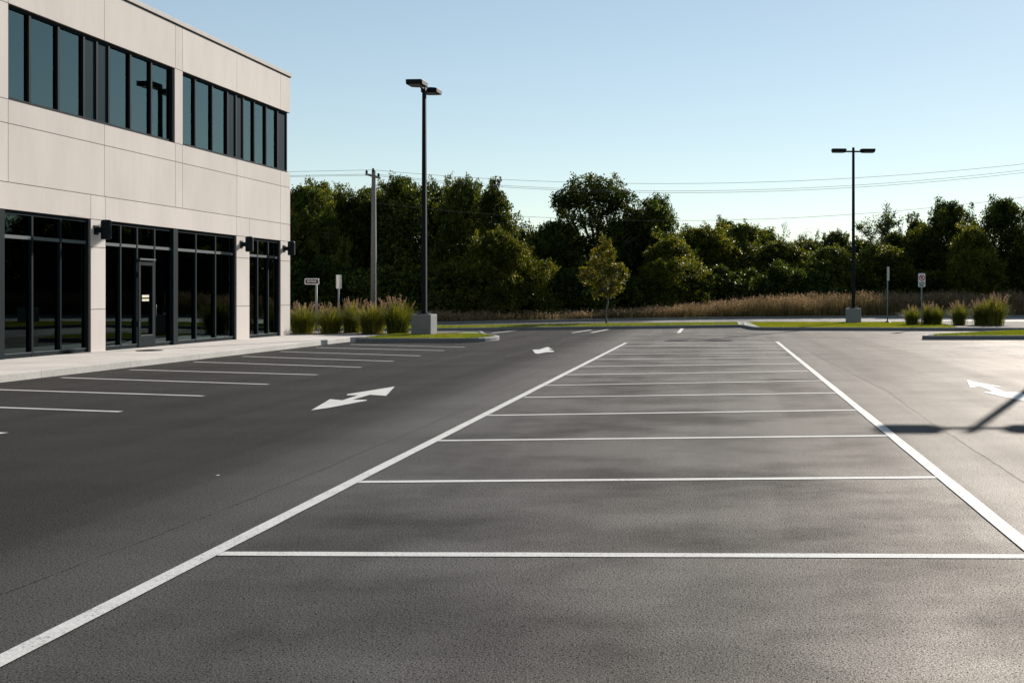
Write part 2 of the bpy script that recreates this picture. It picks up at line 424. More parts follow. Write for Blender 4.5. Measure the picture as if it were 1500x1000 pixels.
# ---- kerbed areas
def inset(poly, d):
    n = len(poly); out = []
    P = [Vector(p) for p in poly]
    area = sum(P[i].x * P[(i + 1) % n].y - P[(i + 1) % n].x * P[i].y for i in range(n))
    s = 1 if area > 0 else -1
    for i in range(n):
        a, b, c = P[i - 1], P[i], P[(i + 1) % n]
        d1 = (b - a).normalized(); d2 = (c - b).normalized()
        n1 = Vector((-d1.y, d1.x)) * s; n2 = Vector((-d2.y, d2.x)) * s
        m = (n1 + n2); m = m / max(.3, m.dot(n1)) if m.length > 1e-4 else n1
        out.append(tuple(b + m * d))
    return out
def rounded(poly, radii, k=6):
    n = len(poly); out = []
    for i in range(n):
        r = radii[i]; a, b, c = Vector(poly[i - 1]), Vector(poly[i]), Vector(poly[(i + 1) % n])
        if r <= 0: out.append(tuple(b)); continue
        p0 = b + (a - b).normalized() * r; p2 = b + (c - b).normalized() * r
        for t in range(k + 1):
            t /= k; q = p0 * (1 - t) ** 2 + b * 2 * t * (1 - t) + p2 * t * t; out.append(tuple(q))
    return out
def kerb_ring(outer, w, z, name, mat):
    inn = inset(outer, w); sl_ = inset(outer, .025); n = len(outer); mb = MB()
    rings = [[(p[0], p[1], -.02) for p in outer], [(p[0], p[1], z - .03) for p in outer], [(p[0], p[1], z) for p in sl_],
             [(p[0], p[1], z) for p in inn], [(p[0], p[1], -.02) for p in inn]]
    for r in rings: mb.v += r
    for q in range(4):
        for i in range(n):
            j = (i + 1) % n
            mb.f.append((q * n + i, q * n + j, (q + 1) * n + j, (q + 1) * n + i))
    o = mb.build(name, mat); tag(o, kind='structure'); return inn

def in_poly(x, y, poly):
    c = np.zeros(len(x), bool); n = len(poly); j = n - 1
    for i in range(n):
        xi, yi = poly[i]; xj, yj = poly[j]
        c ^= ((yi > y) != (yj > y)) & (x < (xj - xi) * (y - yi) / (yj - yi + 1e-12) + xi); j = i
    return c
def scatter(poly, n):
    xs = [p[0] for p in poly]; ys = [p[1] for p in poly]; X = []; Y = []; got = 0
    while got < n:
        x = rng.uniform(min(xs), max(xs), n); y = rng.uniform(min(ys), max(ys), n); k = in_poly(x, y, poly)
        X.append(x[k]); Y.append(y[k]); got += k.sum()
    return np.concatenate(X)[:n], np.concatenate(Y)[:n]

def turf(poly, n, z, name='lawn_grass', hh=(.03, .085), w=.009):
    x, y = scatter(poly, n); h = rng.uniform(hh[0], hh[1], n); a = rng.uniform(0, 2 * np.pi, n); t = rng.normal(0, .35, (n, 2)) * h[:, None]
    dx = np.cos(a) * w; dy = np.sin(a) * w; z0 = np.full(n, z)
    V = np.stack([np.stack([x - dx, y - dy, z0], 1), np.stack([x + dx, y + dy, z0], 1), np.stack([x + t[:, 0], y + t[:, 1], z0 + h], 1)], 1).reshape(-1, 3)
    me = fast_mesh(name, V, np.arange(3 * n).reshape(-1, 3), [M['turf']])
    o = link(name, me); tag(o, kind='stuff', label='short yellow-green lawn grass on the kerbed island', cat='grass'); return o

# left pavement along the building
kx0, kx1 = -13.62, -12.72     # kerb line X at Y=4 and Y=37.4
def kx(y): return kx0 + (kx1 - kx0) * (y - 4) / 33.4
pav = [(-18.5, 4), (kx(4) - .16, 4), (kx(37.2) - .16, 37.2), (-12.5, 37.9), (-12.4, 39.5), (-18.5, 39.5)]
MB().prism(pav, -.05, .15).build('pavement', M['pave']).__setitem__('kind', 'structure')
kb = MB()
kp = [(kx(4), 4), (kx(37.2), 37.2), (kx(37.2) - .16, 37.2), (kx(4) - .16, 4)]
kb.prism(kp, -.05, .152)
tag(kb.build('pavement_kerb', M['kerb'], bevel=.02), kind='structure')

# left island
isl = rounded([(-12.28, 36.35), (-8.2, 36.35), (-7.75, 38.6), (-8.8, 40.6), (-9.7, 44.0), (-19, 44.0), (-19, 39.55), (-12.28, 39.55)], [.1, 1.1, .9, .8, .6, 0, 0, .05])
inn = kerb_ring(isl, .16, .15, 'island_kerb', M['kerbx'])
tag(MB().sheet(inn, .125).build('island_soil', M['lawn']), kind='structure')
turf([(-12.1, 36.55), (-8.5, 36.55), (-8.05, 38.5), (-9.1, 40.4), (-12.1, 40.3)], 26000, .125)
bed = [(-18.6, 40.0), (-11.3, 40.0), (-10.3, 42.0), (-10.3, 43.6), (-18.6, 43.6)]
tag(MB().sheet(bed, .145).build('mulch_bed', M['mulch']), kind='structure')
# right main island
isr = rounded([(1.55, 48.9), (30, 46.4), (30, 58.6), (1.2, 58.6), (1.05, 52.5)], [.9, 0, 0, .8, .8])
inn = kerb_ring(isr, .16, .15, 'island_kerb', M['kerbx'])
tag(MB().sheet(inn, .125).build('island_soil', M['lawn']), kind='structure')
turf([(1.8, 49.3), (10.5, 48.3), (11.5, 58.2), (1.5, 58.2)], 60000, .125)
bed = [(9.6, 48.9), (18, 47.9), (18, 57.0), (10.6, 57.0), (9.0, 52)]
tag(MB().sheet(bed, .145).build('mulch_bed', M['mulch']), kind='structure')
# right near island
isn = rounded([(7.1, 38.75), (22, 38.9), (24, 47.2), (12, 45.0), (7.7, 40.4)], [.4, 0, 0, 2, .5])
inn = kerb_ring(isn, .16, .15, 'island_kerb', M['kerbx'])
tag(MB().sheet(inn, .125).build('island_soil', M['lawn']), kind='structure')
turf([(7.6, 39.1), (16, 39.1), (18, 45.6), (12, 44.6), (8, 40.3)], 34000, .125)
# far verge
ver = [(-48, 40.4), (-12.6, 47.6), (1.0, 53.1), (1.0, 58.4), (-13, 52.0), (-48, 44.5)]
inn = kerb_ring(ver, .16, .15, 'verge_kerb', M['kerbx'])
tag(MB().sheet(inn, .125).build('verge_soil', M['lawn']), kind='structure')
turf([(-22, 46.0), (-12.6, 47.9), (.8, 53.4), (.8, 58.1), (-13, 51.7), (-22, 49.8)], 50000, .125)
# road beyond
rn = [(-90, 38), (-13, 52.05), (1.0, 58.45), (12, 58.7), (60, 58.7)]
rf = [(-90, 44), (-16, 58.2), (-7.5, 66), (1.5, 72.0), (12, 76.5), (24, 78.5), (60, 80)]
tag(MB().sheet(rn + rf[::-1], .002 + .004).build('road', M['road']), kind='structure')
kk = MB(); rk = [(x - .0, y) for x, y in rf]; rk2 = [(x, y + .2) for x, y in rf]
kk.prism(rk + rk2[::-1], -.02, .16)
tag(kk.build('road_kerb', M['kerbx']), kind='structure')

# ------------------------------------------------------------------ office building
X0, Y0, SL = -15.66, 39.4, .03106
BROT = math.atan2(-1, -SL)
bld = empty('office_building', (X0, Y0, 0), BROT)
tag(bld, 'pale two-storey precast office building with dark ribbon windows and storefront glazing', 'building')
NEARC = 1.0 / math.sqrt(1 + SL * SL)
def A(px):                       # distance along the facade from its far corner
    t = (px - VX) / F
    Y = (X0 - SL * Y0) / (t - SL)
    return (Y0 - Y) * math.sqrt(1 + SL * SL)
AN = 27.0
zb, zs, zj1, zj2, zw0, zw1, zt = .15, 3.53, 4.15, 5.48, 6.02, 8.19, 9.62
wall = MB(); back = MB()
def panel(a0, a1, z0, z1, th=.3):
    e = .008
    lo, hi = min(a0, a1), max(a0, a1)
    wall.box(lo + e, hi - e, -th, 0, z0 + e, z1 - e)
    back.box(lo + .002, hi - .002, -th + .01, -.016, z0 + .002, z1 - .002)
cols = [0, A(411), A(347), A(267.5), A(257), A(153), A(12), A(12) + 7.2, AN]
for a0, a1 in zip(cols[:-1], cols[1:]):
    panel(a0, a1, zw1, zt - .12); panel(a0, a1, zj2, zw0); panel(a0, a1, zj1, zj2)
panel(A(267.8), A(256), zw0, zw1); panel(A(12.3), A(12) + 1.3, zw0, zw1)
panel(A(12) + 1.3 + 8.2, AN, zw0, zw1)
low = [0, A(411), A(365.5), A(346.5), A(154.8), A(133), AN - 1.2, AN]
for a0, a1 in zip(low[:-1], low[1:]): panel(a0, a1, zs, zj1)
for a0, a1 in [(0, A(411)), (A(365.5), A(346.5)), (A(154.8), A(133)), (AN - 1.2, AN)]:
    panel(a0, a1, 2.82, zs); panel(a0, a1, 1.235, 2.82); panel(a0, a1, -.05, 1.235)
DEP = 16
# end walls, rear wall
for (a0, a1) in ((.0, .3), (AN - .3, AN)):
    b_hi = -.302
    wall.box(a0 + (.0 if a0 else .0), a1, -DEP, b_hi, -.05, 6.01 if a0 == 0 else zt - .12)
    if a0 == 0: wall.box(a0, a1, -DEP, -2.6, 6.012, zt - .12); wall.box(a0, a1, -2.598, b_hi, zw1, zt - .12)
wall.box(.302, AN - .302, -DEP, -DEP + .3, -.05, zt - .12)
back.build('joint_backing', M['joint'], bld)
wall.build('wall', M['wall'], bld, bevel=0)
# roof and coping
MB().box(.31, AN - .31, -DEP + .31, -.31, zt - .5, zt - .3).build('roof', M['joint'], bld)
MB().box(.31, AN - .31, -DEP + .31, -.31, 3.95, 4.25).box(.31, AN - .31, -DEP + .31, -.31, .0, .16).build('floor_slab', M['interior'], bld)
MB().box(.31, AN - .31, -DEP + .31, -.32, 3.55, 3.93).build('ceiling_void', M['ceiling'], bld)
MB().box(.31, AN - .31, -5.2, -5.05, .17, 3.54).box(.31, AN - .31, -5.2, -5.05, 4.26, zt - .52).build('interior_wall', M['interior'], bld)
cp = MB(); cp.box(-.05, AN + .05, -.32, .05, zt - .12, zt + .005)
cp.box(-.05, .32, -DEP, -.322, zt - .12, zt + .005); cp.build('parapet_coping', M['coping'], bld, bevel=.008)
MB().box(-.02, AN, -.28, .02, zt - .15, zt - .122).build('drip_edge', M['black'], bld)

# ribbon windows
def ribbon(a_far, a_near, mull, infill, end_wrap=False, blinds=()):
    fr = MB(); zf0, zf1 = zw0 + .003, zw1 - .003; bf, bk = -.07, -.19
    fr.box(a_far, a_near, bk, bf, zf1 - .07, zf1); fr.box(a_far, a_near, bk, bf, zf0, zf0 + .07)
    for m in [a_far + .035, a_near - .035] + mull:
        fr.box(m - .035, m + .035, bk, bf + .004, zf0 + .071, zf1 - .071)
    w = fr.build('ribbon_window', M['frame'], bld)
    pn = MB(); ip = MB()
    edges = sorted([a_far + .07] + mull + [a_near - .07])
    for e0, e1 in zip(edges[:-1], edges[1:]):
        mid = (e0 + e1) / 2
        if any(i0 < mid < i1 for i0, i1 in infill):
            MB().box(e0 + .036, e1 - .036, -.13, -.10, zf0 + .071, zf1 - .071).build('infill_panel', M['panel'], w)
        else:
            MB().box(e0 + .002, e1 - .002, -.14, -.13, zf0 + .05, zf1 - .05).build('pane', M['glass_up'], w)
    for (c0, c1, zz0) in blinds:
        MB().box(c0, c1, -.42, -.40, zz0, zf1 - .02).build('blind', M['blind'], w)
    return w
m1 = [A(p) for p in (225.5, 195, 163.5, 146, 127, 90, 48)]
bl = []
for p0, p1 in ((15, 46), (54, 88), (96, 124), (168, 192), (200, 222)):
    a0, a1 = sorted((A(p0), A(p1))); bl.append((a0 + (a1 - a0) * .28, a1 - .05, zw0 + .45))
ribbon(A(255.8), A(12.5), m1, [(A(163.5), A(127))], blinds=bl)
m2 = [A(p) for p in (409.5, 393, 375.6, 359.5, 349, 336.6, 314.5, 289.5)]
bl = []
for p0, p1 in ((340, 0), (362, 374), (378, 391), (395, 408)):
    if p1 == 0: continue
    a0, a1 = sorted((A(p0), A(p1))); bl.append((a0 + .05, a1 - (a1 - a0) * .35, zw0 + .35))
w2 = ribbon(.10, A(268.2), m2, [(A(359.5), A(336.6)), (.1, A(409.5))], blinds=bl)
MB().box(.11, .19, -2.59, -.20, zw0 + .01, zw1 - .01).build('infill_panel', M['panel'], w2)
a_ = A(12) + 1.3
ribbon(a_ + .01, a_ + 8.19, [a_ + i * 1.17 for i in range(1, 7)], [])

# storefront windows
def storefront(a_far, a_near, mull, door=None, wide=None):
    fr = MB(); br = MB(); z0, z1 = zb + .004, zs - .004; bf, bk = -.06, -.18; zt_ = 2.93
    fr.box(a_far, a_near, bk, bf, z1 - .08, z1)
    fr.box(a_far, a_near, bk, bf - .002, z0, z0 + .09) if not door else None
    if door:
        d0, d1 = door; fr.box(a_far, d0, bk, bf - .002, z0, z0 + .09); fr.box(d1, a_near, bk, bf - .002, z0, z0 + .09)
    for m in [a_far + .03, a_near - .03] + mull:
        fr.box(m - .03, m + .03, bk, bf + .004, z0 + .001, z1 - .081)
    if wide: fr.box(wide - .12, wide + .12, bk, bf + .05, z0, z1 - .002)
    w = fr.build('storefront_window', M['frame'], bld)
    edges = sorted([a_far + .06] + mull + [a_near - .06])
    pn = MB()
    for e0, e1 in zip(edges[:-1], edges[1:]):
        br.box(e0 + .031, e1 - .031, bk, bf - .004, zt_ - .04, zt_ + .04)
        if door and abs((e0 + e1) / 2 - (d0 + d1) / 2) < .3:
            pn.box(e0, e1, -.135, -.125, 2.62, z1 - .05)
        else: pn.box(e0, e1, -.135, -.125, z0 + .05, z1 - .05)
    br.build('transom_bar', M['frame_l'], w)
    if not door:
        pass
    sl_ = MB()
    for e0, e1 in zip(edges[:-1], edges[1:]):
        if door and abs((e0 + e1) / 2 - (d0 + d1) / 2) < .3: continue
        sl_.box(e0 + .03, e1 - .03, bf - .06, bf + .008, z0 + .092, z0 + .112)
    sl_.build('sill_trim', M['frame_l'], w)
    pn.build('pane', M['glass_lo'], w)
    return w
storefront(A(410.8), A(365.8), [A(380), A(395.5)])
dA, dB = sorted((A(204.3), A(229.5)))
storefront(A(346.2), A(155.2), [A(p) for p in (180, 204.2, 229.6, 290, 318.5)], (dA, dB), A(258))
a_end = AN - 1.21
storefront(A(132.7), a_end, [A(51), A(92.5), A(2), A(2) + 2.4, A(2) + 4.8, A(2) + 7.2], None, A(2))
# door
d0, d1 = dA + .035, dB - .035
dr = MB(); zd1 = 2.56; zd0 = .17; bf, bk = -.04, -.12
dr.box(d0, d0 + .10, bk, bf, zd0, zd1); dr.box(d1 - .10, d1, bk, bf, zd0, zd1)
dr.box(d0 + .1, d1 - .1, bk, bf - .001, zd1 - .14, zd1); dr.box(d0 + .1, d1 - .1, bk, bf - .001, zd0, zd0 + .30)
door = dr.build('door', M['frame'], bld)
MB().box(d0 + .095, d1 - .095, -.085, -.078, zd0 + .29, zd1 - .13).build('door_glass', M['glass_lo'], door)
MB().box(d0, d1, -.12, .0, zd1 + .004, zd1 + .05).build('door_header', M['frame_l'], door)
MB().box(d0 + .1, d1 - .1, bf - .002, bf + .006, zd0 + .302, zd0 + .33).build('kick_trim', M['frame_l'], door)
hb = MB(); hb.tube([(d0 + .05, .0, 1.0), (d0 + .05, .03, 1.02), (d0 + .05, .03, 1.32), (d0 + .05, .0, 1.34)], .013, 8)
hb.build('handle', M['frame_l'], door, smooth=True)
for zc in (.75, 2.1):
    MB().tube([(d1 + .005, -.03, zc), (d1 + .005, -.03, zc + .14)], .02, 8).build('hinge', M['frame_l'], door)
mid = (d0 + d1) / 2
nb = MB(); nb.box(mid - .17, mid + .17, -.077, -.074, 1.53, 1.60); nb.build('door_notice', M['cream'], door)
nb = MB(); nb.box(mid - .17, mid + .17, -.077, -.074, 1.43, 1.49); nb.build('door_notice', M['cream'], door)

# doormat / drain cover on the pavement
p = gnd(219, 513.5, .15)
dc = MB(); dc.tube([(0, 0, 0), (0, 0, .012)], [.33, .31], 24); 
for i in range(-3, 4): dc.box(-.2, .2, i * .06 - .012, i * .06 + .012, .012, .018)
o = dc.build('drain_cover', M['black'], loc=(p[0], p[1], .15)); tag(o, 'dark round drain cover set in the pavement before the glass door', 'drain cover')

# wall lights
def b2w(a, b, z):
    c, s = math.cos(BROT), math.sin(BROT); return (X0 + a * c - b * s, Y0 + a * s + b * c, z)
LB = ['black wall light on the wide pier between the left storefront and the door storefront',
      'black wall light on the pier left of the narrow storefront', 'black wall light on the pier at the far corner of the building']
wl = None
for i, px in enumerate((140.5, 353.5, 416)):
    a = A(px)
    if wl is None:
        wl = empty('wall_light', b2w(a, 0, 3.02), BROT)
        sh = MB()
        sh.tube([(0, .27, 0), (0, .27, .03), (0, .27, .46), (0, .27, .49)], [.11, .125, .125, .11], 20)
        sh.build('lamp_shade', M['black'], wl, smooth=False)
        MB().tube([(0, .27, .49), (0, .27, .502)], [.085, .085], 20).build('lens', M['lens'], wl)
        MB().box(-.05, .05, .02, .17, .17, .31).build('bracket', M['black'], wl, bevel=.006)
        MB().box(-.09, .09, .0, .022, .12, .36).build('wall_plate', M['black'], wl, bevel=.004)
        o = wl
    else:
        o = copy_tree(wl); o.location = b2w(a, 0, 3.02)
    tag(o, LB[i], 'wall light', 'cylindrical lights on the building piers')

# ------------------------------------------------------------------ lamp posts
def make_lamp():
    r = empty('lamp_post')
    MB().box(-.36, .36, -.36, .36, -.1, .78).build('concrete_base', M['block'], r, bevel=.03)
    MB().box(-.2, .2, -.2, .2, .781, .81).build('base_plate', M['black'], r, bevel=.005)
    for sx in (-1, 1):
        for sy in (-1, 1):
            MB().tube([(sx * .15, sy * .15, .811), (sx * .15, sy * .15, .88)], .018, 6).build('anchor_bolt', M['galv'], r)
    pl = MB(); n = len(pl.v); pl.box(-.085, .085, -.085, .085, .811, 9.18)
    for i in (4, 5, 6, 7):
        x, y, z = pl.v[i]; pl.v[i] = (x * .72, y * .72, z)
    pl.build('pole', M['black'], r, bevel=.012)
    MB().box(.072, .1, -.05, .05, 1.35, 1.6).build('hand_hole_cover', M['black'], r, bevel=.004)
    MB().box(-1.15 + .7, 1.15 - .7, -.04, .04, 8.98, 9.06).build('arm', M['black'], r, bevel=.006)
    MB().tube([(0, 0, 9.181), (0, 0, 9.24)], [.075, .05], 12).build('pole_cap', M['black'], r)
    for s in (-1, 1):
        h = MB(); x0, x1 = (.36, 1.15)
        poly = [(x0, -.14), (x0 + .1, -.30), (x1 - .06, -.30), (x1, -.24), (x1, .24), (x1 - .06, .30), (x0 + .1, .30), (x0, .14)]
        h.prism([(s * x, y) for x, y in poly], 8.98, 9.14)
        for i in range(8):                           # the housing narrows towards its underside
            x, y, z = h.v[i]; h.v[i] = (s * (.755 + (abs(x) - .755) * .9), y * (1.0 if i % 1 == 0 else 1), z)
        hd = h.build('lamp_head', M['black'], r, bevel=.012)
        MB().box(min(s * .55, s * 1.05), max(s * .55, s * 1.05), -.2, .2, 8.965, 8.979).build('lens', M['lens'], hd)
    return r
lp = make_lamp()
lx, ly = gnd(621.5, 491.3, .12); lp.location = (lx, ly, .12); lp.rotation_euler.z = R(86)
tag(lp, 'dark twin-headed lamp post on the grassy island by the ornamental grasses near the building', 'lamp post', 'twin-headed parking lot lamp posts')
o = copy_tree(lp); x, y = gnd(1250, 473.2, .12); o.location = (x, y, .12); o.rotation_euler.z = R(2)
tag(o, 'dark twin-headed lamp post on the grassy island at the far right', 'lamp post')
# the third post stands right of the frame; its shadow lies across the right lane
hx, hy = gnd(1425, 629.5); ln = 9.1 / math.tan(SUN_EL)
o = copy_tree(lp); o.location = (hx + ln * math.sin(SUN_AZ), hy + ln * math.cos(SUN_AZ), 0); o.rotation_euler.z = R(0)
tag(o, 'dark twin-headed lamp post standing on the open asphalt, its shadow crossing the right lane', 'lamp post')

# ------------------------------------------------------------------ signs
def text_mesh(name, s, size, mat, parent, loc, rot=(R(90), 0, 0), bold=.0, sx=1.0):
    cu = bpy.data.curves.new(name, 'FONT'); cu.body = s; cu.size = size; cu.align_x = 'CENTER'; cu.align_y = 'CENTER'
    cu.extrude = .003; cu.offset = bold
    t = bpy.data.objects.new(name, cu); COL.objects.link(t)
    dg = bpy.context.evaluated_depsgraph_get(); me = bpy.data.meshes.new_from_object(t.evaluated_get(dg))
    bpy.data.objects.remove(t); me.materials.clear(); me.materials.append(mat)
    o = link(name, me, parent, loc); o.rotation_euler = rot; o.scale = (sx, 1, 1); return o
def rrect(x0, x1, z0, z1, r, k=5):
    pts = []
    for cx, cz, a0 in ((x1 - r, z1 - r, 0), (x0 + r, z1 - r, 90), (x0 + r, z0 + r, 180), (x1 - r, z0 + r, 270)):
        for i in range(k + 1):
            a = R(a0 + 90 * i / k); pts.append((cx + r * math.cos(a), cz + r * math.sin(a)))
    return pts
def plate(pts, y0, y1):
    mb = MB(); n = len(pts)
    mb.v = [(p[0], y0, p[1]) for p in pts] + [(p[0], y1, p[1]) for p in pts]
    mb.f = [tuple(range(n)), tuple(range(2 * n - 1, n - 1, -1))] + [(i, (i + 1) % n, n + (i + 1) % n, n + i) for i in range(n)]
    return mb
# street-name sign left
Ys = 46.0; kpx = Ys / F
def zat(py, Y): return EYE + (VY - py) * Y / F
s = empty('street_sign', ((463.3 - VX) * kpx, Ys, 0))
tag(s, 'small black street name sign with white border and white letters on a thin steel post', 'sign')
MB().tube([(0, 0, 0), (0, 0, zat(416, Ys))], .045, 10).build('post', M['galv'], s, smooth=True)
x0, x1 = (447 - 463.3) * kpx, (468 - 463.3) * kpx; z0, z1 = zat(416.6, Ys), zat(407.8, Ys)
b = plate(rrect(x0, x1, z0, z1, .04), -.052, -.040).build('sign_board', M['white'], s)
plate(rrect(x0 + .028, x1 - .028, z0 + .028, z1 - .028, .02), -.057, -.0525).build('sign_face', M['signblack'], b)
text_mesh('lettering', 'ECYTOOB', .125, M['white'], b, ((x0 + x1) / 2, -.060, (z0 + z1) / 2), bold=.001, sx=.66)
# curved sign seen from behind
Ys = 46.5; kpx = Ys / F
s = empty('post_sign', ((496 - VX) * kpx, Ys, 0)); tag(s, 'tall narrow pale metal sign with curved sides beside the street name sign', 'sign')
MB().tube([(0, 0, 0), (0, 0, zat(403, Ys))], .035, 10).build('post', M['galv'], s, smooth=True)
z0, z1 = zat(422.6, Ys), zat(402.5, Ys); mb = MB(); nseg = 10; pr = []
for i in range(nseg + 1):
    a = R(-75 + 150 * i / nseg); pr.append((.125 * math.sin(a), -.04 + .10 - .10 * math.cos(a)))
po = [(x, y) for x, y in pr] + [(x * .96, y + .01) for x, y in pr[::-1]]
mb.prism(po, z0, z1); mb.build('sign_panel', M['signback'], s)
# edge-on sign right
Ys = F * (EYE - .15) / (472.5 - VY) ; kpx = Ys / F
s = empty('edge_on_sign', ((1300 - VX) * kpx, Ys, .14)); tag(s, 'steel post with a small sign turned edge-on, right of the far lamp post', 'sign')
hh = zat(391, Ys) - .14
MB().tube([(0, 0, 0), (0, 0, hh)], .035, 8).build('post', M['galv'], s, smooth=True)
MB().tube([(0, 0, 0), (0, 0, .10)], [.22, .06], 12).build('post_foot', M['black'], s)
b = plate(rrect(-.22, .22, hh - .72, hh + .02, .04), -.05, -.037).build('sign_panel', M['signback'], s); b.rotation_euler.z = R(68)
# parking sign right
Ys = 50.5; kpx = Ys / F
s = empty('parking_sign', ((1350 - VX) * kpx, Ys, .14)); tag(s, 'white parking sign with red symbol and dark lettering among the small grasses', 'sign')
hh = zat(401, Ys) - .14
MB().tube([(0, 0, 0), (0, 0, hh)], .032, 8).build('post', M['galv'], s, smooth=True)
zt1 = zat(400.2, Ys) - .14; zt0 = zat(420.3, Ys) - .14; w = .165
b = plate(rrect(-w, w, zt0, zt1, .05), -.05, -.038).build('sign_board', M['white'], s)
zm = zt0 + (zt1 - zt0) * .66
ring = MB(); n = 28
for i in range(n):
    a = 2 * math.pi * i / n
    for r_ in (.145, .105): ring.v.append((r_ * math.cos(a), -.056, zm + r_ * math.sin(a)))
for i in range(n):
    j = (i + 1) % n; ring.f.append((2 * i, 2 * j, 2 * j + 1, 2 * i + 1))
ring.v += [(-.095, -.0565, zm + .062), (-.062, -.0565, zm + .095), (.095, -.0565, zm - .062), (.062, -.0565, zm - .095)]; n = len(ring.v)
ring.f.append((n - 4, n - 3, n - 2, n - 1)); ring.build('prohibition_ring', M['red'], b)
text_mesh('symbol', 'P', .2, M['ink'], b, (0, -.053, zm), bold=.006)
plate([(-.14, zt0 + .235), (.14, zt0 + .235), (.14, zt0 + .245), (-.14, zt0 + .245)], -.053, -.0505).build('divider', M['ink'], b)
text_mesh('lettering', 'NOTO', .11, M['ink'], b, (0, -.053, zt0 + .165), bold=.006, sx=.8)
text_mesh('lettering', 'RKGRL', .1, M['ink'], b, (0, -.053, zt0 + .065), bold=.006, sx=.75)

# ------------------------------------------------------------------ utility pole and wires
Yp = 60.0; kpx = Yp / F; up = empty('utility_pole', ((547.5 - VX) * kpx, Yp, 0))
tag(up, 'weathered grey wooden utility pole with a crossarm rising from behind the ornamental grasses', 'utility pole')
ztop = zat(250, Yp)
MB().tube([(0, 0, -.2), (0, 0, ztop * .5), (0, 0, ztop)], [.18, .15, .11], 14).build('pole', M['wood'], up, smooth=True)
MB().tube([(.15, -.08, .2), (.13, -.08, ztop - 1.6)], .022, 6).build('ground_conduit', M['signback'], up)
ca = MB().box(-.42, .42, -.16, -.06, ztop - .38, ztop - .26).build('crossarm', M['wood'], up); ca.rotation_euler = (0, R(16), 0)
ca.location = (-(ztop - .3) * math.sin(R(16)), 0, (ztop - .3) * (1 - math.cos(R(16))))
for q, (dx, dz) in enumerate(((-.36, .02), (.0, .12), (.3, -.16))):
    MB().tube([(dx, -.11, ztop - .2 + dz), (dx, -.11, ztop - .12 + dz), (dx, -.11, ztop - .04 + dz), (dx, -.11, ztop + dz)], [.05, .07, .05, .06], 10).build('insulator', M['black'], up, smooth=True)
P0 = Vector(((547.5 - VX) * kpx, Yp)); P1 = Vector((46.0, 52.0)); PL = Vector((-60, 52))
def wire(x_off, pyp, fits, left, label, start=0.0):
    # span right: z = z0 + (z1-z0) t - 4 s t(1-t)
    def tfor(px):
        k = (px - VX) / F; d = P1 - P0
        return (k * P0.y - P0.x) / (d.x - k * d.y)
    z0 = zat(pyp, P0.y); M_ = []; rr = []
    for px, py in fits:
        t = tfor(px); y = P0.y + (P1 - P0).y * t; z = zat(py, y)
        M_.append([t, -4 * t * (1 - t)]); rr.append(z - z0 * (1 - t))
    z1, sg = np.linalg.lstsq(np.array(M_), np.array(rr), rcond=None)[0]
    pts = []
    if left:
        zL = zat(left, P0.y) 
        for i in range(12):
            t = i / 12; q = PL.lerp(P0, t)
            tl = 1 - t
            pts.append((q.x + x_off * 0, q.y + x_off, z0 + (zL - z0) * tl * 2.2 * 1.0 - 4 * .2 * t * (1 - t)))
    for i in range(41):
        t = i / 40; q = P0.lerp(P1, t); pts.append((q.x, q.y + x_off, z0 * (1 - t) + z1 * t - 4 * sg * t * (1 - t)))
    o = MB().tube(pts, .009, 5).build('power_line', M['wire'])
    tag(o, label, 'power line', 'overhead wires from the utility pole')
wire(0, 249, [(740, 262.5), (950, 269), (1250, 261.5), (1500, 240)], 262.5, 'topmost overhead wire crossing the sky above the trees')
wire(.2, 254.5, [(740, 271), (950, 279), (1250, 271.5), (1500, 248.5)], 266, 'upper of the two close overhead wires below the topmost one')
wire(-.2, 257.5, [(740, 273.5), (950, 283), (1250, 276), (1500, 253)], 268, 'lower of the two close overhead wires below the topmost one')
wire(.1, 297, [(760, 317), (920, 323), (1100, 320.6), (1250, 313.6), (1500, 289)], None, 'lowest single overhead wire just above the treetops')

# ------------------------------------------------------------------ foliage
def leaf_quads(C, L, Wd, up=0.0):
    n = len(C)
    u = rng.normal(size=(n, 3)); u /= np.linalg.norm(u, axis=1)[:, None]
    w = rng.normal(size=(n, 3)); w -= (w * u).sum(1)[:, None] * u; w /= np.linalg.norm(w, axis=1)[:, None]
    L = (L * rng.uniform(.6, 1.25, n))[:, None]; Wd = L * Wd
    V = np.stack([C - u * L / 2, C + w * Wd / 2 - u * L * .1, C + u * L / 2, C - w * Wd / 2 - u * L * .1], 1).reshape(-1, 3)
    return V, np.arange(4 * n).reshape(-1, 4)

def crown_points(blobs, per_m2, spray=.13, nl=13):
    out = []
    for (c, r) in blobs:
        c = np.array(c); ns = max(6, int(4 * np.pi * r * r * per_m2 / nl))
        d = rng.normal(size=(ns, 3)); d /= np.linalg.norm(d, axis=1)[:, None]
        rad = r * rng.uniform(.55, 1.08, ns) ** .7
        rad *= 1 + .3 * np.sin(d[:, 0] * 7 + c[0] * 3) * np.cos(d[:, 2] * 6 + c[1] * 2)
        S = c + d * rad[:, None] * np.array([1, 1, .85])
        P = S[:, None, :] + rng.normal(size=(ns, nl, 3)) * spray
        out.append(P.reshape(-1, 3))
    return np.concatenate(out)

def limb(mb, p0, p1, r0, r1, jit=.25, k=4):
    p0 = Vector(p0); p1 = Vector(p1); pts = []; rr = []
    for i in range(k + 1):
        t = i / k; q = p0.lerp(p1, t)
        if 0 < i < k: q = q + Vector((random.uniform(-jit, jit), random.uniform(-jit, jit), random.uniform(-jit, jit) * .5 + jit * .3))
        pts.append(q); rr.append(r0 + (r1 - r0) * t)
    mb.tube(pts, rr, 7); return pts

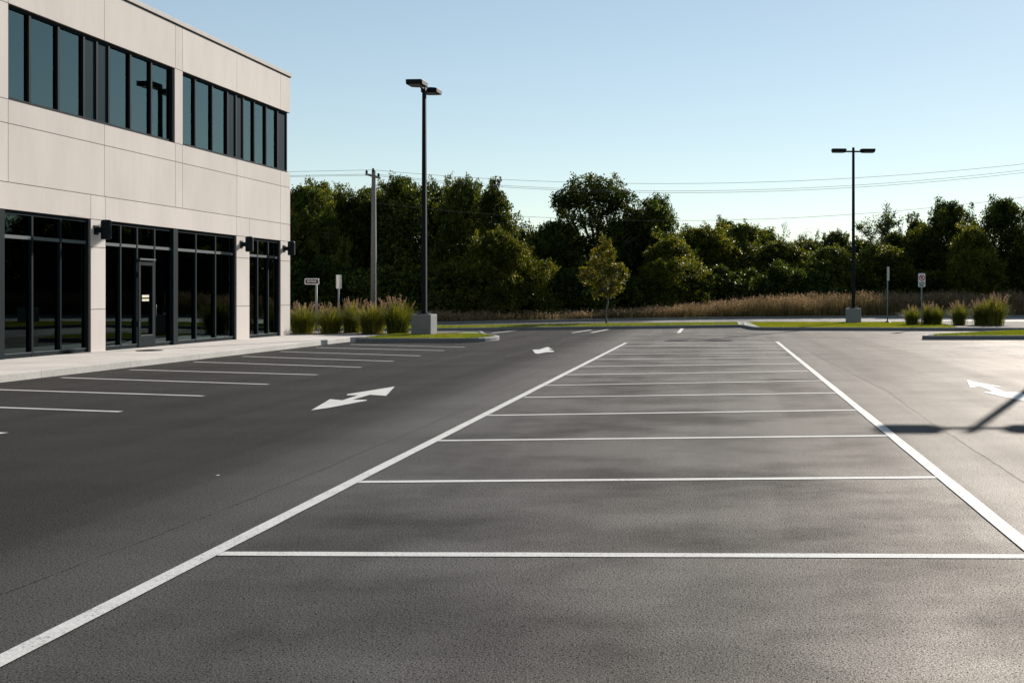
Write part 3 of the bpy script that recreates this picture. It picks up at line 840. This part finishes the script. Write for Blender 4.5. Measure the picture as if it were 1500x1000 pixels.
def make_tree(name, height, width, bottom, nblob, dens, leaf=.17, mat='leafA', profile='round', trunk_r=.16, blobr=(.12, .2), open_=0, sprigs=10, leaders=4):
    """tree at the origin; crown from bottom*height to height"""
    r = empty(name); blobs = []; tries = 0
    hz0 = bottom * height; ch = height - hz0; ph1 = random.uniform(0, 6.28); ph2 = random.uniform(0, 6.28)
    while len(blobs) < nblob and tries < 5000:
        tries += 1
        t = random.random(); a = random.uniform(0, 2 * math.pi)
        if profile == 'round': pr = math.sin(math.pi * min(.97, .12 + .86 * t)) ** .6
        elif profile == 'oval': pr = math.sin(math.pi * min(.98, .2 + .78 * t)) ** .8
        elif profile == 'full': pr = (1 - t ** 3) ** .5
        else: pr = (1 - t) ** .7 * .9 + .1
        br = random.uniform(*blobr) * width
        pr *= 1 + .22 * math.sin(2 * a + ph1) + .16 * math.sin(3 * a + ph2 + 3 * t)
        rad = max(0, pr * width / 2 - br * .7) * (random.random() ** .35)
        z = hz0 + br * .8 + t * (ch - 1.7 * br)
        c = (rad * math.cos(a), rad * math.sin(a), z)
        blobs.append((c, br))
    for i in range(sprigs):                     # small sprays that break the outline
        c, br = random.choice(blobs); a = random.uniform(0, 2 * math.pi); k = random.uniform(.8, 1.25)
        if c[2] + br < height * 1.02:
            blobs.append(((c[0] + math.cos(a) * br * k, c[1] + math.sin(a) * br * k, c[2] + br * random.uniform(.2, .9)), br * random.uniform(.28, .5)))
    for q in range(leaders):                    # leading shoots that stand above the crown
        a = random.uniform(0, 6.28); d = random.uniform(0, .34) * width; zb = height * random.uniform(.74, .86)
        for k in range(4):
            blobs.append(((math.cos(a) * d + random.uniform(-.15, .15), math.sin(a) * d + random.uniform(-.15, .15), zb + k * height * .055), width * .065 * (1 - k * .18)))
    P = crown_points(blobs, dens); P = P[P[:, 2] > .05]
    if open_:
        f = np.sin(P[:, 0] * 2.3 + 1) * np.sin(P[:, 1] * 2.1) * np.sin(P[:, 2] * 2.6 + .5)
        P = P[f < 1 - open_]
    V, Q = leaf_quads(P, leaf, .62)
    link('crown', fast_mesh('crown', V, Q, [M[mat]]), r)
    mb = MB(); top = (random.uniform(-.2, .2), random.uniform(-.2, .2), height * .8)
    limb(mb, (0, 0, -.2), top, trunk_r, trunk_r * .25, .15, 6)
    for c, br in random.sample(blobs, min(len(blobs), 16)):
        z = min(max(.6, c[2] * random.uniform(.35, .65)), height * .6)
        limb(mb, (top[0] * z / height, top[1] * z / height, z), c, trunk_r * .42, trunk_r * .08, .2)
    mb.build('trunk', M['bark'], r, smooth=True)
    return r

PH, PW = 9.0, 8.0
protos = {
 'dense': make_tree('broadleaf_tree', 9, 10.5, .0, 70, 46, .20, 'leafA', 'full', .2, (.08, .18), 0, 50),
 'round': make_tree('broadleaf_tree', 9, 9.8, .0, 70, 46, .19, 'leafB', 'full', .2, (.07, .18), 0, 50),
 'airy': make_tree('broadleaf_tree', 9, 8.4, .0, 60, 40, .19, 'leafA', 'full', .16, (.07, .18), .0, 70, 7),
 'tall': make_tree('broadleaf_tree', 9, 7.4, .0, 52, 40, .20, 'leafB', 'oval', .16, (.10, .20), .0, 60, 5),
}
PS = {'dense': (9, 8.4), 'round': (9, 7.8), 'airy': (9, 6.2), 'tall': (9, 5.4)}
used = {k: False for k in protos}
# kind, px centre, top y, half width px, depth, label
T = [('dense', 448, 270, 62, 68, 'dark dense tree at the left end of the tree line, beside the building corner'),
     ('round', 500, 276, 52, 71, 'rounded tree behind the left signs, left of the utility pole'),
     ('airy', 585, 254, 52, 72, 'tall feathery tree just right of the utility pole'),
     ('dense', 545, 272, 60, 74, 'dense dark tree directly behind the utility pole'),
     ('round', 640, 266, 60, 75, 'rounded tree behind the left lamp post'),
     ('airy', 676, 256, 40, 72, 'tree with a pointed top right of the left lamp post'),
     ('tall', 722, 270, 42, 71, 'tree with a rounded open top at the right end of the left clump'),
     ('round', 735, 335, 52, 66, 'low olive tree with lit leaves at the foot of the left clump'),
     ('dense', 812, 322, 52, 79, 'low dark dense tree in the gap left of the tallest tree'),
     ('dense', 925, 318, 62, 82, 'dark tree under the right side of the tallest tree'),
     ('airy', 962, 286, 36, 84, 'slim open tree leaning out right of the tallest tree'),
     ('round', 985, 345, 60, 78, 'low olive tree right of the young golden tree'),
     ('round', 1040, 330, 58, 90, 'rounded tree in the middle of the low tree line'),
     ('dense', 1090, 326, 55, 94, 'dense tree in the low tree line left of the bare twigs'),
     ('round', 1150, 352, 62, 90, 'low olive tree left of the far lamp post, below the bare twigs'),
     ('dense', 1215, 360, 55, 88, 'low dark tree just left of the far lamp post'),
     ('airy', 1222, 336, 30, 97, 'small domed tree rising behind the low trees left of the far lamp post'),
     ('round', 1285, 358, 58, 88, 'low olive tree right of the far lamp post'),
     ('round', 1345, 332, 52, 92, 'olive tree behind the parking sign'),
     ('tall', 1345, 318, 34, 97, 'narrow tree rising left of the tall pair at the right'),
     ('airy', 1392, 290, 42, 92, 'taller tree with a feathery top above the right grasses'),
     ('round', 1425, 330, 50, 86, 'lit olive tree below the two feathery trees at the right'),
     ('airy', 1472, 286, 44, 92, 'feathery tall tree at the right edge of view'),
     ('round', 1515, 318, 52, 88, 'dense olive tree cut by the right edge of view'),
     ('dense', 1015, 333, 55, 96, 'dark tree set back behind the middle of the low tree line'),
     ('dense', 1062, 321, 46, 98, 'taller set-back tree in the middle of the low tree line'),
     ('airy', 1112, 333, 44, 97, 'feathery set-back tree left of the bare twigs'),
     ('dense', 1180, 350, 55, 98, 'dark set-back tree under the low crooked twigs'),
     ('dense', 1262, 350, 55, 98, 'dark set-back tree just behind the far lamp post'),
     ('dense', 1310, 338, 42, 98, 'dark set-back tree at the foot of the thinly leaved tree'),
     ('dense', 772, 344, 46, 82, 'dark set-back tree filling the gap between the left clump and the tallest tree'),
     ('airy', 470, 262, 50, 76, 'set-back feathery tree above the street name sign'),
     ('round', 1600, 296, 70, 92, 'rounded tree beyond the right edge of view, nearest the frame'),
     ('dense', 1730, 300, 75, 92, 'dense tree farther beyond the right edge of view')]
def place(kind, px, ty, hw, Y, label, group='trees of the far tree line'):
    ph, pw = PS[kind]
    o = protos[kind] if not used[kind] else copy_tree(protos[kind]); used[kind] = True
    hgt = zat(ty, Y) * 1.0; wid = 2 * hw * Y / F
    o.location = ((px - VX) * Y / F, Y, 0); o.scale = (wid / pw, wid / pw, hgt / ph)
    o.rotation_euler = (0, 0, random.uniform(0, 6.28)); tag(o, label, 'tree', group); return o
for t in T: place(*t)

# tallest tree, with its own crown of separate masses
def custom_tree(name, px, Y, masses, label, leaf, mat, dens, trunk_r=.25, split=6, cat='tree', spray=.13, sprig=3, nl=13):
    r = empty(name, ((px - VX) * Y / F, Y, 0)); blobs = []
    for (mx, my, mr) in masses:
        cx = (mx - px) * Y / F; cz = zat(my, Y); rr = mr * Y / F
        for i in range(split):
            a = Vector((random.gauss(0, 1), random.gauss(0, 1.3), random.gauss(0, 1))).normalized() * rr * .6
            blobs.append(((cx + a.x, a.y, cz + a.z), rr * random.uniform(.38, .55)))
        for i in range(sprig):
            a = Vector((random.gauss(0, 1), random.gauss(0, 1), random.gauss(.4, 1))).normalized() * rr * random.uniform(.9, 1.2)
            blobs.append(((cx + a.x, a.y, cz + a.z), rr * random.uniform(.12, .24)))
    P = crown_points(blobs, dens, spray, nl); P = P[P[:, 2] > .1]
    V, Q = leaf_quads(P, leaf, .55); link('crown', fast_mesh('crown', V, Q, [M[mat]]), r)
    mb = MB(); top = max(b[0][2] for b in blobs); fk = Vector((0, 0, top * .35))
    limb(mb, (0, 0, -.2), fk, trunk_r, trunk_r * .7, .1)
    for (mx, my, mr) in masses:
        c = Vector(((mx - px) * Y / F, 0, zat(my, Y)))
        if c.z < top * .3: continue
        pts = limb(mb, fk, c, trunk_r * .5, trunk_r * .16, .3, 5)
        for i in range(3):
            b = random.choice(blobs)[0]
            if (Vector(b) - c).length < mr * Y / F * 1.5: limb(mb, c, b, trunk_r * .15, trunk_r * .05, .12)
    mb.build('trunk', M['bark'], r, smooth=True); tag(r, label, cat, 'trees of the far tree line'); return r
custom_tree('broadleaf_tree', 872, 80, [(858, 278, 26), (838, 288, 24), (885, 284, 26), (905, 300, 26), (870, 312, 30), (838, 318, 22), (822, 300, 14),
            (905, 340, 34), (860, 360, 40), (830, 370, 34), (925, 322, 22), (890, 385, 42), (840, 410, 40), (910, 420, 42), (958, 302, 16), (968, 318, 12), (945, 330, 16)],
            'tallest tree of the line with a broad billowing crown behind the young golden tree', .20, 'leafA', 44, .3, 9, sprig=6)
# young golden tree on the verge
custom_tree('young_tree', 889.5, 57.2, [(888, 357, 8), (879, 370, 9), (898, 374, 10), (868, 384, 8), (886, 384, 10), (907, 390, 9), (864, 399, 9), (880, 400, 10), (899, 402, 10), (914, 403, 6), (855, 407, 5), (870, 413, 8), (888, 417, 10), (906, 416, 8), (878, 427, 6), (896, 428, 5)],
            'young slender tree with golden leaves standing on the grass verge',   .15, 'leafG', 12, .06, 2, spray=.10, sprig=3, nl=9)
# bare trees
def twig_tree(px, Y, ty, hw, label, leafy, seedn):
    random.seed(seedn)
    r = empty('sparse_tree', ((px - VX) * Y / F, Y, 0)); h = zat(ty, Y); w = hw * Y / F; mb = MB(); tips = []
    def grow(p, d, L, rad, lev):
        q = p + d * L; limb(mb, p, q, rad, rad * .68, L * .06, 3)
        if lev == 0: tips.append(q); return
        for i in range(3 if lev > 1 else 4):
            nd_ = (d + Vector((random.gauss(0, .75), random.gauss(0, .75), random.gauss(.15, .35)))).normalized()
            grow(q, nd_, L * random.uniform(.55, .85), rad * .68, lev - 1)
            tips.append(q)
    fork = Vector((0, 0, h * .55)); limb(mb, (0, 0, -.2), fk0 := fork, .16, .12, .06, 4)
    for i in range(5):
        a = 6.28 * i / 5 + random.random(); L = h * .17
        grow(fork - Vector((0, 0, h * .04 * i)), Vector((math.cos(a) * .8, math.sin(a) * .8, random.uniform(.5, 1.3))).normalized(), L, .075, 3)
    zmax = sorted(t.z for t in tips)[int(len(tips) * .98)]; xm = sorted(abs(t.x) for t in tips)[int(len(tips) * .93)]
    mb.v = [(x * w / xm if z > h * .3 else x, y * w / xm if z > h * .3 else y, z * h / zmax) for x, y, z in mb.v]
    mb.build('trunk', M['bark'], r)
    if leafy:
        P = np.array([(t.x * w / xm, t.y * w / xm, t.z * h / zmax) for t in tips]); P = P[rng.random(len(P)) < leafy]
        P = np.repeat(P, 9, 0) + rng.normal(size=(len(P) * 9, 3)) * .14
        V, Q = leaf_quads(P, .17, .6); link('crown', fast_mesh('crown', V, Q, [M['leafA']]), r)
    tag(r, label, 'tree')
twig_tree(1290, 93, 306, 30, 'thinly leaved tree with bare branches, right of the far lamp post', .75, 3)
twig_tree(1143, 96, 327, 14, 'bare twiggy treetop sticking up above the low trees', .05, 5)
twig_tree(1182, 97, 338, 18, 'low bare crooked twigs above the trees left of the small domed tree', .05, 9)
random.seed(21)

# undergrowth along the foot of the tree line
ub = make_tree('shrub', 3.2, 6.0, .0, 30, 42, .18, 'leafA', 'full', .06, (.10, .2), 0, 24, 5)
ulist = []
for i in range(24):
    px = 425 + i * 48; Y = 66 + max(0, (px - 640)) * .034 if px < 1300 else 88.5
    ulist.append((px, Y, random.uniform(.8, 1.2)))
USP = ['beside the building corner', 'behind the street name sign', 'left of the utility pole', 'right of the utility pole', 'left of the left lamp post', 'right of the left lamp post',
       'below the pointed tree', 'below the left clump of trees', 'in the gap between the tree clumps', 'left of the young golden tree', 'behind the young golden tree', 'right of the young golden tree',
       'where the tall field grass begins', 'behind the left part of the tall field grass', 'behind the lone thin fence post', 'below the bare twigs', 'left of the far lamp post', 'behind the far lamp post',
       'behind the edge-on sign', 'behind the parking sign', 'above the small right grasses', 'above the middle right grass clump', 'above the biggest right grass clump', 'cut by the right edge of view']
for i, (px, Y, k) in enumerate(ulist):
    o = ub if i == 0 else copy_tree(ub)
    o.location = ((px - VX) * Y / F, Y, 0); o.rotation_euler.z = random.uniform(0, 6.28); o.scale = (k, k, random.uniform(.85, 1.25))
    tag(o, 'dark leafy shrub under the trees, ' + USP[i], 'shrub', 'dark shrubs at the foot of the trees')

# far wood behind, closing the gaps low down: one mass
P = []
for i in range(70):
    x = -62 + i * 1.95; P.append(((x, 108 + random.uniform(-2, 2), random.uniform(1, 3.4)), random.uniform(1.5, 2.4)))
V, Q = leaf_quads(crown_points(P, 26, .3), .3, .6)
tag(link('far_wood', fast_mesh('far_wood', V, Q, [M['leafA']])), 'dark low wood beyond the tree line', 'wood', kind='stuff')

# ------------------------------------------------------------------ field of tall grass
def blades(x, y, h, w, lean, z=0.0, seg=2, bend=.35):
    n = len(x); a = rng.uniform(0, 2 * np.pi, n); t = rng.uniform(0, 2 * np.pi, n)
    dx = np.cos(a) * w; dy = np.sin(a) * w; lx = np.cos(t) * lean * h; ly = np.sin(t) * lean * h
    rows = []
    for s in range(seg + 1):
        k = s / seg; ww = (1 - k * .85); cx = x + lx * k ** 2; cy = y + ly * k ** 2; cz = z + h * k * (1 - bend * lean * k)
        rows.append(np.stack([cx - dx * ww, cy - dy * ww, cz], 1)); rows.append(np.stack([cx + dx * ww, cy + dy * ww, cz], 1))
    V = np.stack(rows, 1).reshape(-1, 3); m = 2 * (seg + 1); Q = []
    base = np.arange(n) * m
    for s in range(seg):
        Q.append(np.stack([base + 2 * s, base + 2 * s + 1, base + 2 * s + 3, base + 2 * s + 2], 1))
    tips = np.stack([x + lx, y + ly, z + h * (1 - bend * lean)], 1)
    return V, np.concatenate(Q), tips
rfx = [p[0] for p in rf]; rfy = [p[1] for p in rf]
def field(n, x0, x1, d0, d1, hfun, name):
    x = rng.uniform(x0, x1, n); y = np.interp(x, rfx, rfy) + rng.uniform(d0, d1, n) ** 1.0
    h = hfun(x, y) * rng.uniform(.6, 1.12, n) * (1 + .16 * np.sin(x * 1.7) * np.sin(y * .9 + x * .4))
    V, Q, tips = blades(x, y, h, .016, rng.uniform(.05, .35, n))
    sel = rng.random(n) < .55; tp = np.repeat(tips[sel], 4, 0); off = rng.normal(size=(len(tp), 3)) * np.array([.03, .03, .10]); 
    V2, Q2 = leaf_quads(tp + off - np.array([0, 0, .1]), .11, .38)
    Vall = np.concatenate([V, V2]); Qall = np.concatenate([Q, Q2 + len(V)])
    me = fast_mesh(name, Vall, Qall, [M['field'], M['fieldhead']], np.concatenate([np.zeros(len(Q)), np.ones(len(Q2))]))
    return link(name, me)
o = field(62000, -9, 40, .5, 9.5, lambda x, y: np.interp(x, [-9, -4, 2, 8, 40], [.5, .8, 1.35, 1.62, 1.72]), 'tall_grass')
tag(o, 'field of tall reddish brown dry grass in front of the trees', 'grass', kind='stuff')
o = field(16000, -34, -8, .5, 8, lambda x, y: np.interp(x, [-34, -20, -8], [.8, .7, .55]), 'rough_grass')
tag(o, 'shaded low rough grass at the foot of the left trees', 'grass', kind='stuff')

# thin fence posts in the tall grass
for px, lab in ((1102, 'thin dark fence post in the tall grass at its left part'), (1238, 'thin dark fence post in the tall grass just left of the far lamp post')):
    Y = 79.0
    po = MB(); po.tube([(0, 0, -.1), (0, 0, 1.72)], .035, 8); po.tube([(0, 0, 1.72), (0, 0, 1.78)], [.05, .03], 8)
    o = po.build('fence_post', M['black'], loc=((px - VX) * Y / F, Y, 0)); tag(o, lab, 'fence post', 'fence posts in the tall grass')

# ------------------------------------------------------------------ ornamental grasses
def make_clump(nb=1500, npl=46, seed=0):
    r = empty('ornamental_grass')
    n = nb; a = rng.uniform(0, 2 * np.pi, n); rr = np.abs(rng.normal(0, .17, n)); x = np.cos(a) * rr; y = np.sin(a) * rr
    h = rng.uniform(.55, 1.15, n); lean = np.clip(rng.normal(.5, .3, n), .02, 1.15); t = a + rng.normal(0, .5, n)
    rows = []; seg = 4; aa = t + np.pi / 2; w = .012
    for s in range(seg + 1):
        k = s / seg; ww = w * (1 - .8 * k); cx = x + np.cos(t) * lean * h * k ** 1.6; cy = y + np.sin(t) * lean * h * k ** 1.6
        cz = h * (k - .42 * lean * k ** 3)
        rows += [np.stack([cx - np.cos(aa) * ww, cy - np.sin(aa) * ww, cz], 1), np.stack([cx + np.cos(aa) * ww, cy + np.sin(aa) * ww, cz], 1)]
    m = 2 * (seg + 1); V = np.stack(rows, 1).reshape(-1, 3); base = np.arange(n) * m
    Q = np.concatenate([np.stack([base + 2 * s, base + 2 * s + 1, base + 2 * s + 3, base + 2 * s + 2], 1) for s in range(seg)])
    link('leaves', fast_mesh('leaves', V, Q, [M['blade']]), r)
    # plumes
    n = npl; a = rng.uniform(0, 2 * np.pi, n); lean = rng.uniform(.05, .6, n); h = rng.uniform(.9, 1.28, n)
    V = []; Q = []; C = []
    for i in range(n):
        p0 = np.array([np.cos(a[i]) * .08, np.sin(a[i]) * .08, .2]); p1 = np.array([np.cos(a[i]) * lean[i] * h[i], np.sin(a[i]) * lean[i] * h[i], h[i] * (1 - .25 * lean[i])])
        d = p1 - p0; sd_ = np.array([-np.sin(a[i]), np.cos(a[i]), 0]) * .004; b = len(V)
        V += [p0 - sd_, p0 + sd_, p1 + sd_, p1 - sd_]; Q.append([b, b + 1, b + 2, b + 3])
        k = rng.uniform(.76, 1.06, 46); wd_ = .011 * np.sin(np.pi * (k - .74) / .34) + .003
        C.append(p0 + d * k[:, None] + rng.normal(size=(46, 3)) * wd_[:, None])
    V2, Q2 = leaf_quads(np.concatenate(C), .05, .35)
    V = np.concatenate([np.array(V), V2]); Q = np.concatenate([np.array(Q), Q2 + 4 * n])
    link('seed_heads', fast_mesh('seed_heads', V, Q, [M['plume']]), r)
    return r
cl = [make_clump(1500, 34), make_clump(1300, 26), make_clump(1100, 16)]
cu = [False] * 3
CL = [(443, 41.3, 1.12, 1.0, 0, 'ornamental grass clump right beside the building corner'), (484, 41.2, 1.08, .98, 1, 'second ornamental grass clump from the building, below the tall narrow sign'),
      (516, 41.9, .85, 1.12, 0, 'narrower ornamental grass clump in the middle of the left row'), (545, 41.0, 1.12, 1.05, 0, 'ornamental grass clump in front of the utility pole'),
      (582, 41.0, 1.1, 1.2, 0, 'tallest left ornamental grass clump, next to the concrete lamp base'),
      (1336, 52.5, .95, .85, 2, 'leftmost ornamental grass clump of the right bed'), (1359, 53.5, .75, .95, 1, 'small ornamental grass clump just right of the parking sign post'),
      (1372, 53.0, .75, .9, 2, 'small ornamental grass clump touching its twin right of the parking sign'), (1405, 53.0, .95, 1.0, 1, 'pointed ornamental grass clump standing alone in the middle of the right bed'),
      (1437, 52.8, .95, 1.05, 0, 'left half of the double ornamental grass clump at the far right'), (1456, 52.4, 1.25, 1.3, 0, 'biggest ornamental grass clump of the right bed, full of pale plumes')]
for px, Y, k, kz, ki, lab in CL:
    o = cl[ki] if not cu[ki] else copy_tree(cl[ki]); cu[ki] = True
    o.location = ((px - VX) * Y / F, Y, .14); o.scale = (k * .92, k * .92, kz); o.rotation_euler.z = random.uniform(0, 6.28)
    tag(o, lab, 'grass clump', 'ornamental grasses in the planting beds')

# small pale debris on the asphalt
x, y = gnd(319, 696.5); mb = MB(); mb.prism([(-.014, -.008), (.01, -.011), (.016, .006), (-.004, .012)], 0, .006)
o = mb.build('litter_scrap', M['white'], loc=(x, y, .001)); tag(o, 'tiny white scrap lying on the dark left lane', 'litter')
